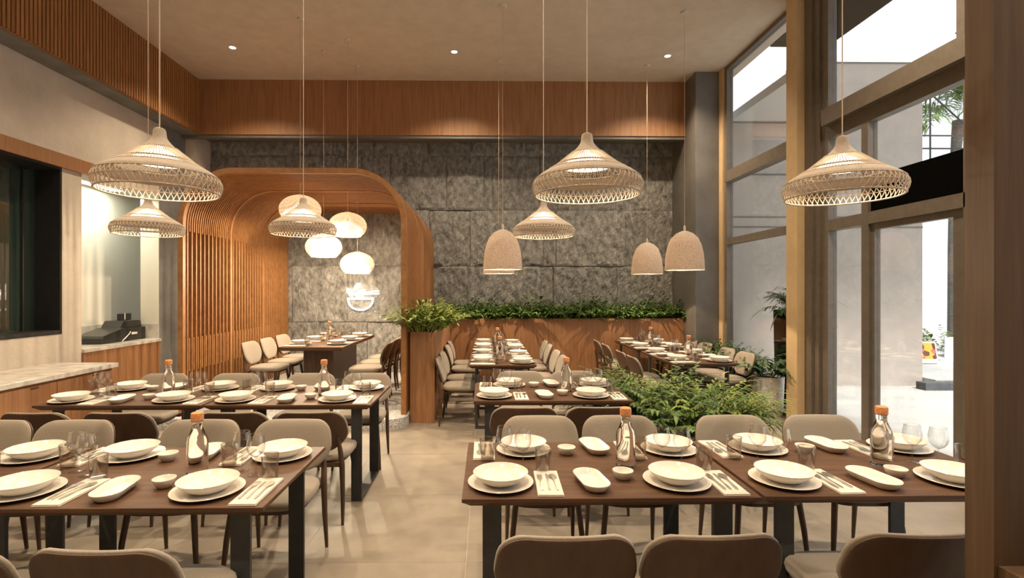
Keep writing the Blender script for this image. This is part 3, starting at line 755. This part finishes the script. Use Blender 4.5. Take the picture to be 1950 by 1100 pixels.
def leaf(m, base, d, up, l, w, droop):
    """narrow arched blade: 3 spans"""
    d = d.normalized(); s = d.cross(up)
    if s.length < 1e-3: s = Vector((1, 0, 0))
    s.normalize(); nrm = s.cross(d)
    vs = []; p = Vector(base)
    ws = (.25, 1, .8, 0)
    for k in range(4):
        t = k / 3
        c = p + d * l * t - Vector((0, 0, 1)) * droop * l * t * t
        if ws[k] == 0: vs.append(c)
        else: vs += [c - s * w * ws[k] / 2, c + s * w * ws[k] / 2]
    m.add(vs, [(0, 1, 3, 2), (2, 3, 5, 4), (4, 5, 6)])
def frond(m, st, base, az, tilt, length, n, ll, lw, rnd, droop=.5):
    p = Vector(base); pts = [p.copy()]; el = PI / 2 - tilt
    segs = 7
    for k in range(segs):
        d = Vector((math.cos(az) * math.cos(el), math.sin(az) * math.cos(el), math.sin(el)))
        p = p + d * length / segs; pts.append(p.copy()); el -= droop * (.35 + .25 * k) * rnd.uniform(.6, 1.3) / segs * 2
    st.tube(pts, [.004 - .0004 * k for k in range(segs + 1)], 4, False)
    for k in range(n):
        t = .22 + .78 * (k + .5) / n; f = t * segs; i = min(segs - 1, int(f)); q = pts[i].lerp(pts[i + 1], f - i); d = (pts[i + 1] - pts[i]).normalized()
        sd = d.cross(Vector((0, 0, 1)))
        if sd.length < .05: sd = Vector((math.cos(az + 1.57), math.sin(az + 1.57), 0))
        sd.normalize()
        for s in (-1, 1):
            dd = d * rnd.uniform(.5, .9) + sd * s * rnd.uniform(.6, 1) + Vector((0, 0, rnd.uniform(-.1, .35)))
            sc = math.sin(PI * (.25 + .7 * t)) * rnd.uniform(.8, 1.15)
            leaf(m, q, dd, Vector((0, 0, 1)), ll * sc, lw * rnd.uniform(.8, 1.15), rnd.uniform(.25, .7))
    leaf(m, pts[-1], (pts[-1] - pts[-2]), Vector((0, 0, 1)), ll, lw, .4)
def make_plant(name, mt, seed, stems, height, spread, n, ll, lw, droop=.5, tmax=1.05):
    rnd = random.Random(seed); t = empty(name); m = MB(); st = MB()
    for k in range(stems):
        az = rnd.uniform(0, 2 * PI); q = math.sqrt(rnd.random())
        frond(m, st, (math.cos(az) * .07 * q * spread * 3, math.sin(az) * .07 * q * spread * 3, 0), az + rnd.uniform(-.5, .5), .10 + (tmax - .1) * q, height * rnd.uniform(.72, 1.05), n, ll, lw, rnd, droop)
    o = m.build('foliage', mt, t, fix=False); o['kind'] = 'stuff'
    st.build('stems', mt, t, fix=False)
    t['category'] = 'plant'
    return t
pa = [make_plant('leafy_plant', 'leaf_b', 11 + k, 40, .44, .9, 7, .15, .034, .30, .95) for k in range(3)]
rnd = random.Random(5)
NUM = ['first', 'second', 'third', 'fourth', 'fifth', 'sixth', 'seventh', 'eighth', 'ninth', 'tenth', 'eleventh', 'twelfth', 'thirteenth', 'fourteenth', 'fifteenth', 'sixteenth']
xs = [-.42 + k * .31 for k in range(13)]
for row, (yy, txt) in enumerate(((8.95, 'front row'), (9.13, 'back row'))):
    for k, x in enumerate(xs):
        x_ = x + row * .12 + rnd.uniform(-.05, .05)
        if x_ > 3.33: x_ = 3.33
        o = dup(pa[(k + row) % 3], (x_, yy + rnd.uniform(-.03, .03), 1.05), rnd.choice((0, PI)) + rnd.uniform(-.25, .25),
                'green leafy plant, %s from the arch in %s of the long planter' % (NUM[k], txt), 'leafy plants in the long planter')
        s = rnd.uniform(.80, 1.08) * (1.05 if row else .9); o.scale = (s, s * (.62 if row else .85), s)
py = make_plant('leafy_plant', 'leaf_a', 31, 80, .40, 1.0, 7, .14, .030, .25, .95)
for k, (x, y, s, tx) in enumerate(((-.77, 6.34, 1.08, 'front end'), (-.77, 6.75, .9, 'middle'), (-.77, 7.3, .85, 'rear part'))):
    o = dup(py, (x, y, 1.10), k * 1.7, 'yellow-green leafy plant at the %s of the corner planter' % tx, 'leafy plants in the corner planter'); o.scale = (s, s, s)
pf = [make_plant('fern', 'leaf_a' if k == 1 else 'leaf_b', 41 + k, 40, .64, 1.2, 11, .14, .026, .42, 1.05) for k in range(3)]
for k, (x, y, s, tx) in enumerate(((1.50, 4.52, .98, 'front-left'), (1.98, 4.50, .95, 'front-right'), (1.74, 4.72, 1.1, 'middle'), (1.50, 4.98, 1.05, 'rear-left'), (2.0, 4.98, 1.0, 'rear-right'), (1.74, 4.46, .9, 'front-centre'))):
    o = dup(pf[k % 3], (x, y, .345), k * 1.3, 'bushy green fern in the %s of the fern trough' % tx, 'ferns in the trough'); o.scale = (s, s, s)
pw = [make_plant('leafy_shrub', 'leaf_c' if k else 'leaf_b', 51 + k, 42, .60, .9, 9, .14, .034, .45, .95) for k in range(2)]
for k, (y, s) in enumerate(((8.08, 1.1), (7.70, 1.0), (7.36, .95), (7.08, .9))):
    o = dup(pw[k % 2], (3.64, y, .42), (k % 2) * PI, 'dark leafy shrub, %s from the column in the window trough' % NUM[k], 'shrubs along the window'); o.scale = (s * .58, s, s)
o = dup(make_plant('potted_shrub', 'leaf_c', 61, 26, .42, .7, 8, .12, .045, .6, .8), (3.66, 6.60, .462), .4, 'dark broad-leaved shrub growing in the terrazzo pot', None)

# outdoor plants
tp = empty('tall_black_planter', (4.42, 7.3, -.13)); tag(tp, 'tall black square planter outside the window', 'planter')
MB().loops([rect2(.17, .17, 0, 0), rect2(.19, .19, 0, 1.45), rect2(.17, .17, 0, 1.45), rect2(.17, .17, 0, 1.40)]).build('planter_shell', 'black_dull', tp)
def make_palm(name, mt, seed, n, length, leafs, ll, lw, tilt=1.3, droop=1.0):
    rnd = random.Random(seed); t = empty(name); m = MB(); st = MB()
    for k in range(n):
        frond(m, st, (0, 0, 0), 2 * PI * k / n * 2.4 + rnd.uniform(-.3, .3), rnd.uniform(.1, tilt), length * rnd.uniform(.8, 1.1), leafs, ll, lw, rnd, droop)
    o = m.build('foliage', mt, t, fix=False); o['kind'] = 'stuff'; st.build('stems', mt, t, fix=False); t['category'] = 'palm'
    return t
o = dup(make_palm('potted_palm', 'leaf_c', 71, 34, .50, 13, .24, .022, 1.15, .7), (4.42, 7.3, 1.26), 0, 'dark fan palm growing in the tall black planter', None)
pm = make_palm('palm_tree', 'leaf_b', 81, 22, 2.6, 26, .75, .05, 1.6, .8)
dup(pm, (13.35, 14.3, 6.3), 0, 'tall palm tree standing on the bright plaza outside', None)
MB().tube([(-.25, -.1, -6.28), (-.2, -.05, -3.5), (-.12, 0, -1.5), (0, 0, .1)], [.125, .115, .11, .14], 10).build('trunk', 'bark', pm)
o = dup(make_plant('outdoor_bush', 'leaf_b', 91, 50, 1.0, 2.4, 8, .24, .07, .5, 1.0), (11.6, 12.9, .02), 0, 'round green bush beside the poster board outside', None, 'bush')
# poster boards on the plaza
ps = empty('poster_board', (9.55, 10.9, .02), R(-8)); ps.scale = (.5, .5, .5); tag(ps, 'tilted white board with a red and yellow food poster', 'poster')
m = MB(); m.prism([(-.35, .0), (.35, .0), (.35, .05), (-.35, .05)], -.25, .25, 'z'); m.build('base', 'white', ps)
def poster_mat():
    m, t, b = nt('food_poster'); N = t.nodes.new; L = t.links.new
    co = N('ShaderNodeTexCoord'); n = N('ShaderNodeTexVoronoi'); n.inputs['Scale'].default_value = 5; L(co.outputs['Object'], n.inputs[0])
    r = N('ShaderNodeValToRGB'); r.color_ramp.interpolation = 'CONSTANT'; e = r.color_ramp.elements
    e[0].color = (.55, .04, .03, 1); e[1].position = .45; e[1].color = (.75, .38, .04, 1); x = e.new(.25); x.color = (.10, .02, .015, 1); x = e.new(.7); x.color = (.65, .10, .10, 1)
    L(n.outputs['Color'], r.inputs[0]); L(r.outputs[0], b.inputs['Base Color']); return m
M['poster'] = poster_mat()
MB().loops([[(-.32, -.06, .05), (.32, -.06, .05), (.32, -.02, .05), (-.32, -.02, .05)], [(-.32, .14, .95), (.32, .14, .95), (.32, .18, .95), (-.32, .18, .95)]]).build('board', 'white', ps)
MB().loops([[(-.28, -.028, .22), (.28, -.028, .22), (.28, -.02, .22), (-.28, -.02, .22)], [(-.28, .128, .90), (.28, .128, .90), (.28, .136, .90), (-.28, .136, .90)]]).build('print', 'poster', ps)
pk = empty('banner_board', (10.3, 11.2, .02), R(6)); pk.scale = (.55, .55, .55); tag(pk, 'pale blue and white upright board on the plaza', 'poster')
MB().box(-.3, .3, -.02, .02, .06, 1.0).build('board', mat('pale_print', (.75, .72, .72), (.32, .45, .62), .5, 3, (1, 1, .6), lo=.45, hi=.75), pk)
MB().box(-.32, .32, -.2, .2, 0, .06).build('base', 'white', pk)
# steel and glass canopy frame outside, upper right
gc = empty('steel_canopy', (0, 0, 0)); tag(gc, 'thin steel frame of a glazed canopy beyond the entrance', 'canopy')
for a, b in (((8.6, 9.8, 4.0), (8.6, 9.8, 5.6)), ((7.93, 9.8, 4.6), (13, 9.8, 4.6)), ((7.93, 9.8, 4.35), (9.3, 9.8, 4.35)), ((8.0, 9.8, 5.95), (10.2, 9.8, 4.0)), ((9.1, 9.8, 6.6), (11, 9.8, 5.0))):
    MB().tube([a, b], .016, 6).build('bar', 'steel_black', gc)

# ------------------------------------------------------------------ lamps
def down(x, y, txt, watt=P_DOWN, aim=(0, 0, -1)):
    t = empty('downlight', (x, y, CEIL)); tag(t, txt, 'downlight', 'recessed ceiling downlights')
    MB().lathe([(.045, -.002), (.062, -.004), (.066, -.001), (.066, .0), (.045, 0), (.045, -.002)], 24).build('ring', 'ring', t, smooth=True)
    MB().lathe([(0, -.0015), (.045, -.0015)], 20).build('lens', 'lens', t)
    spot('downlight_beam', (0, 0, -.02), watt, 125, .9, (1, .80, .56), .05, aim, t)
DL = [(-3.74, 7.6, 'slatted arch'), (-.48, 7.69, 'corner planter'), (2.77, 7.78, 'window-side rear tables')]
for x, y, tx in DL: down(x, y, 'round recessed downlight above the ' + tx)
for yy, r_ in ((4.0, 'second'), (.6, 'third')):
    for x, tx in ((-3.6, 'counter side'), (-.4, 'middle'), (2.8, 'window side')):
        down(x, yy, 'recessed downlight out of view, %s row, %s' % (r_, tx))

def cord(m, z): m.tube([(0, 0, 0), (0, 0, z)], .0028, 6)
def make_woven():
    t = empty('woven_pendant')
    cap = [(0, .302), (.014, .301), (.023, .296), (.027, .285), (.028, .27), (.031, .255), (.038, .242), (.050, .228), (.064, .214), (.079, .203), (.077, .200), (.045, .226), (.026, .26), (0, .29)]
    MB().lathe(cap, 40).build('cap', 'rattan', t, smooth=True)
    def rope(r, z, w): return [(r - w, z), (r, z + w), (r + w, z), (r, z - w), (r - w, z)]
    m = MB()
    for r, z, w in ((.079, .2025, .004), (.149, .145, .004), (.190, .119, .004), (.250, .076, .004), (.249, .0, .0045), (.262, .042, .0025)): m.lathe(rope(r, z, w), 48)
    m.build('hoops', 'rattan', t, smooth=2)
    m = MB(); N = 84
    def strip(r0, z0, r1, z1, n, w, tw):
        for k in range(n):
            a0 = 2 * PI * k / n; a1 = a0 + tw
            m.tube([(r0 * math.cos(a0), r0 * math.sin(a0), z0), (r1 * math.cos(a1), r1 * math.sin(a1), z1)], w, 4, False)
    strip(.079, .2025, .149, .146, 70, .0021, .06); strip(.149, .145, .190, .120, 90, .0022, .06)
    m.build('slat_bands', 'strand', t)
    MB().lathe([(.190, .120), (.215, .106), (.235, .092), (.250, .077), (.248, .075), (.233, .089), (.213, .103), (.190, .117)], 64).build('woven_band', 'rattan', t, smooth=2)
    m = MB(); n = 60
    for k in range(n):
        for s in (-1, 1):
            a = 2 * PI * k / n; pts = []
            for q, (r, z) in enumerate(((.250, .075), (.2605, .056), (.2625, .042), (.2585, .022), (.249, .001))):
                b = a + s * 2 * PI / n * 1.25 * (q / 4 - .5); pts.append((r * math.cos(b), r * math.sin(b), z))
            m.tube(pts, .0021, 4, False)
    m.build('lattice_band', 'strand', t)
    MB().lathe([(0, .132), (.08, .133), (.110, .137), (.118, .143), (.10, .157), (.07, .177), (.04, .194), (.014, .205), (.012, .22), (0, .22)], 20).build('bulb', 'bulb_wide', t, smooth=True)
    m = MB(); cord(m, 2); o = m.build('cord', 'cord', t)
    return t
def pendant(maker, x, y, zb, ztop, label, group, light, lz, cat='pendant lamp', color=WARM, rad=.012, cat_beam=0):
    t = dup(maker, (x, y, zb), random.uniform(0, 6), label, group, cat)
    for c in t.children:
        if c.name.startswith('cord'): c.location = (0, 0, ztop); c.scale = (1, 1, (CEIL - zb - ztop) / 2)
        if c.name.startswith('canopy'): c.location = (0, 0, CEIL - zb)
    if cat_beam: spot('pendant_beam', (x, y, zb + lz), light, cat_beam, .35, color, rad)
    else: point('pendant_glow', (x, y, zb + lz), light, color, rad)
    return t
wv = make_woven()
MB().lathe([(0, -.018), (.03, -.018), (.034, -.012), (.034, 0), (0, 0)], 20).build('canopy', 'ring', wv, smooth=True)
for x, y, tx in ((.487, 2.47, 'front table beside the aisle, window side'), (1.755, 2.50, 'front table behind the wooden pillar'), (-1.53, 2.42, 'front table beside the aisle, counter side'),
                 (-2.76, 4.22, 'second-row table beside the marble console'), (-1.50, 4.22, 'second-row table beside the aisle'), (.487, 4.35, 'middle table beside the fern bed')):
    pendant(wv, x, y, 2.06, .30, 'wide woven rattan pendant over the ' + tx, 'woven rattan pendants', P_WOVEN, .120, cat_beam=156)
def make_bell():
    t = empty('bell_pendant'); pr = [(.245, 0), (.243, .03), (.238, .12), (.228, .22), (.205, .32), (.165, .41), (.105, .47), (.04, .50), (0, .505)]
    inn = [(0, .497), (.038, .492), (.10, .463), (.158, .405), (.198, .316), (.221, .218), (.231, .12), (.237, .03), (.239, 0), (.245, 0)]
    MB().lathe(pr + inn, 48).build('shade', 'bell', t, smooth=2)
    MB().lathe([(0, .505), (.014, .505), (.014, .56), (.006, .575), (0, .575)], 14).build('socket_cap', 'ring', t, smooth=True)
    MB().lathe([(0, .22), (.03, .23), (.04, .26), (.03, .30), (.013, .33), (.013, .5), (0, .5)], 16).build('bulb', 'bulb', t, smooth=True)
    m = MB(); cord(m, 2); m.build('cord', 'cord', t)
    MB().lathe([(0, -.02), (.045, -.02), (.05, -.014), (.05, 0), (0, 0)], 20).build('canopy', 'ring', t, smooth=True)
    return t
bl = make_bell()
for x, y, tx in ((.206, 6.43, 'centre table before the long planter'), (.195, 8.0, 'centre table touching the long planter'), (2.55, 6.55, 'window-side table behind the fern bed'), (2.56, 8.12, 'window-side table touching the long planter')):
    t = pendant(bl, x, y, 1.862, .57, 'bell shaped woven pendant over the ' + tx, 'woven bell pendants', P_BELL, .18)
def make_globe():
    t = empty('globe_pendant'); n = 72; m = MB()
    prof = []
    for k in range(13):
        a = R(80) - R(80 + 47) * k / 12; prof.append((.265 * math.cos(a), .195 * math.sin(a)))
    for k in range(n):
        a = 2 * PI * k / n; L = []
        for r, z in prof:
            w = .36 * 2 * PI * r / n
            L.append((r, z, w))
        vs = []; fs = []
        for q, (r, z, w) in enumerate(L):
            for s in (-1, 1):
                vs.append((r * math.cos(a) - s * w * math.sin(a), r * math.sin(a) + s * w * math.cos(a), z))
        for q in range(len(L) - 1): fs.append((2 * q, 2 * q + 1, 2 * q + 3, 2 * q + 2))
        m.add(vs, fs)
    m.build('shade_slats', 'globe', t, fix=False)
    for (r, z), nm in ((prof[0], 'top_ring'), (prof[-1], 'bottom_ring')):
        MB().lathe([(r - .006, z), (r, z + .006), (r + .006, z), (r, z - .006), (r - .006, z)], 40).build(nm, 'globe', t, smooth=2)
    MB().lathe([(0, -.14), (.155, -.138), (.195, -.10), (.21, -.05), (.17, -.01), (.09, .03), (.05, .06), (0, .06)], 32).build('diffuser', 'bulb_globe', t, smooth=2)
    m = MB(); cord(m, 2); m.build('cord', 'cord', t)
    MB().lathe([(0, -.02), (.03, -.02), (.034, -.014), (.034, 0), (0, 0)], 20).build('canopy', 'ring', t, smooth=True)
    return t
gb = make_globe()
for x, y, z, tx in ((-2.446, 6.77, 2.66, 'highest'), (-1.975, 7.33, 2.52, 'second highest'), (-2.43, 7.69, 2.25, 'second lowest'), (-2.052, 8.18, 2.02, 'lowest')):
    pendant(gb, x, y, z, .19, 'glowing flattened globe pendant, %s of four in the arch' % tx, 'globe pendants in the arch', P_GLOBE, -.165, color=(1, .80, .55), rad=.02)
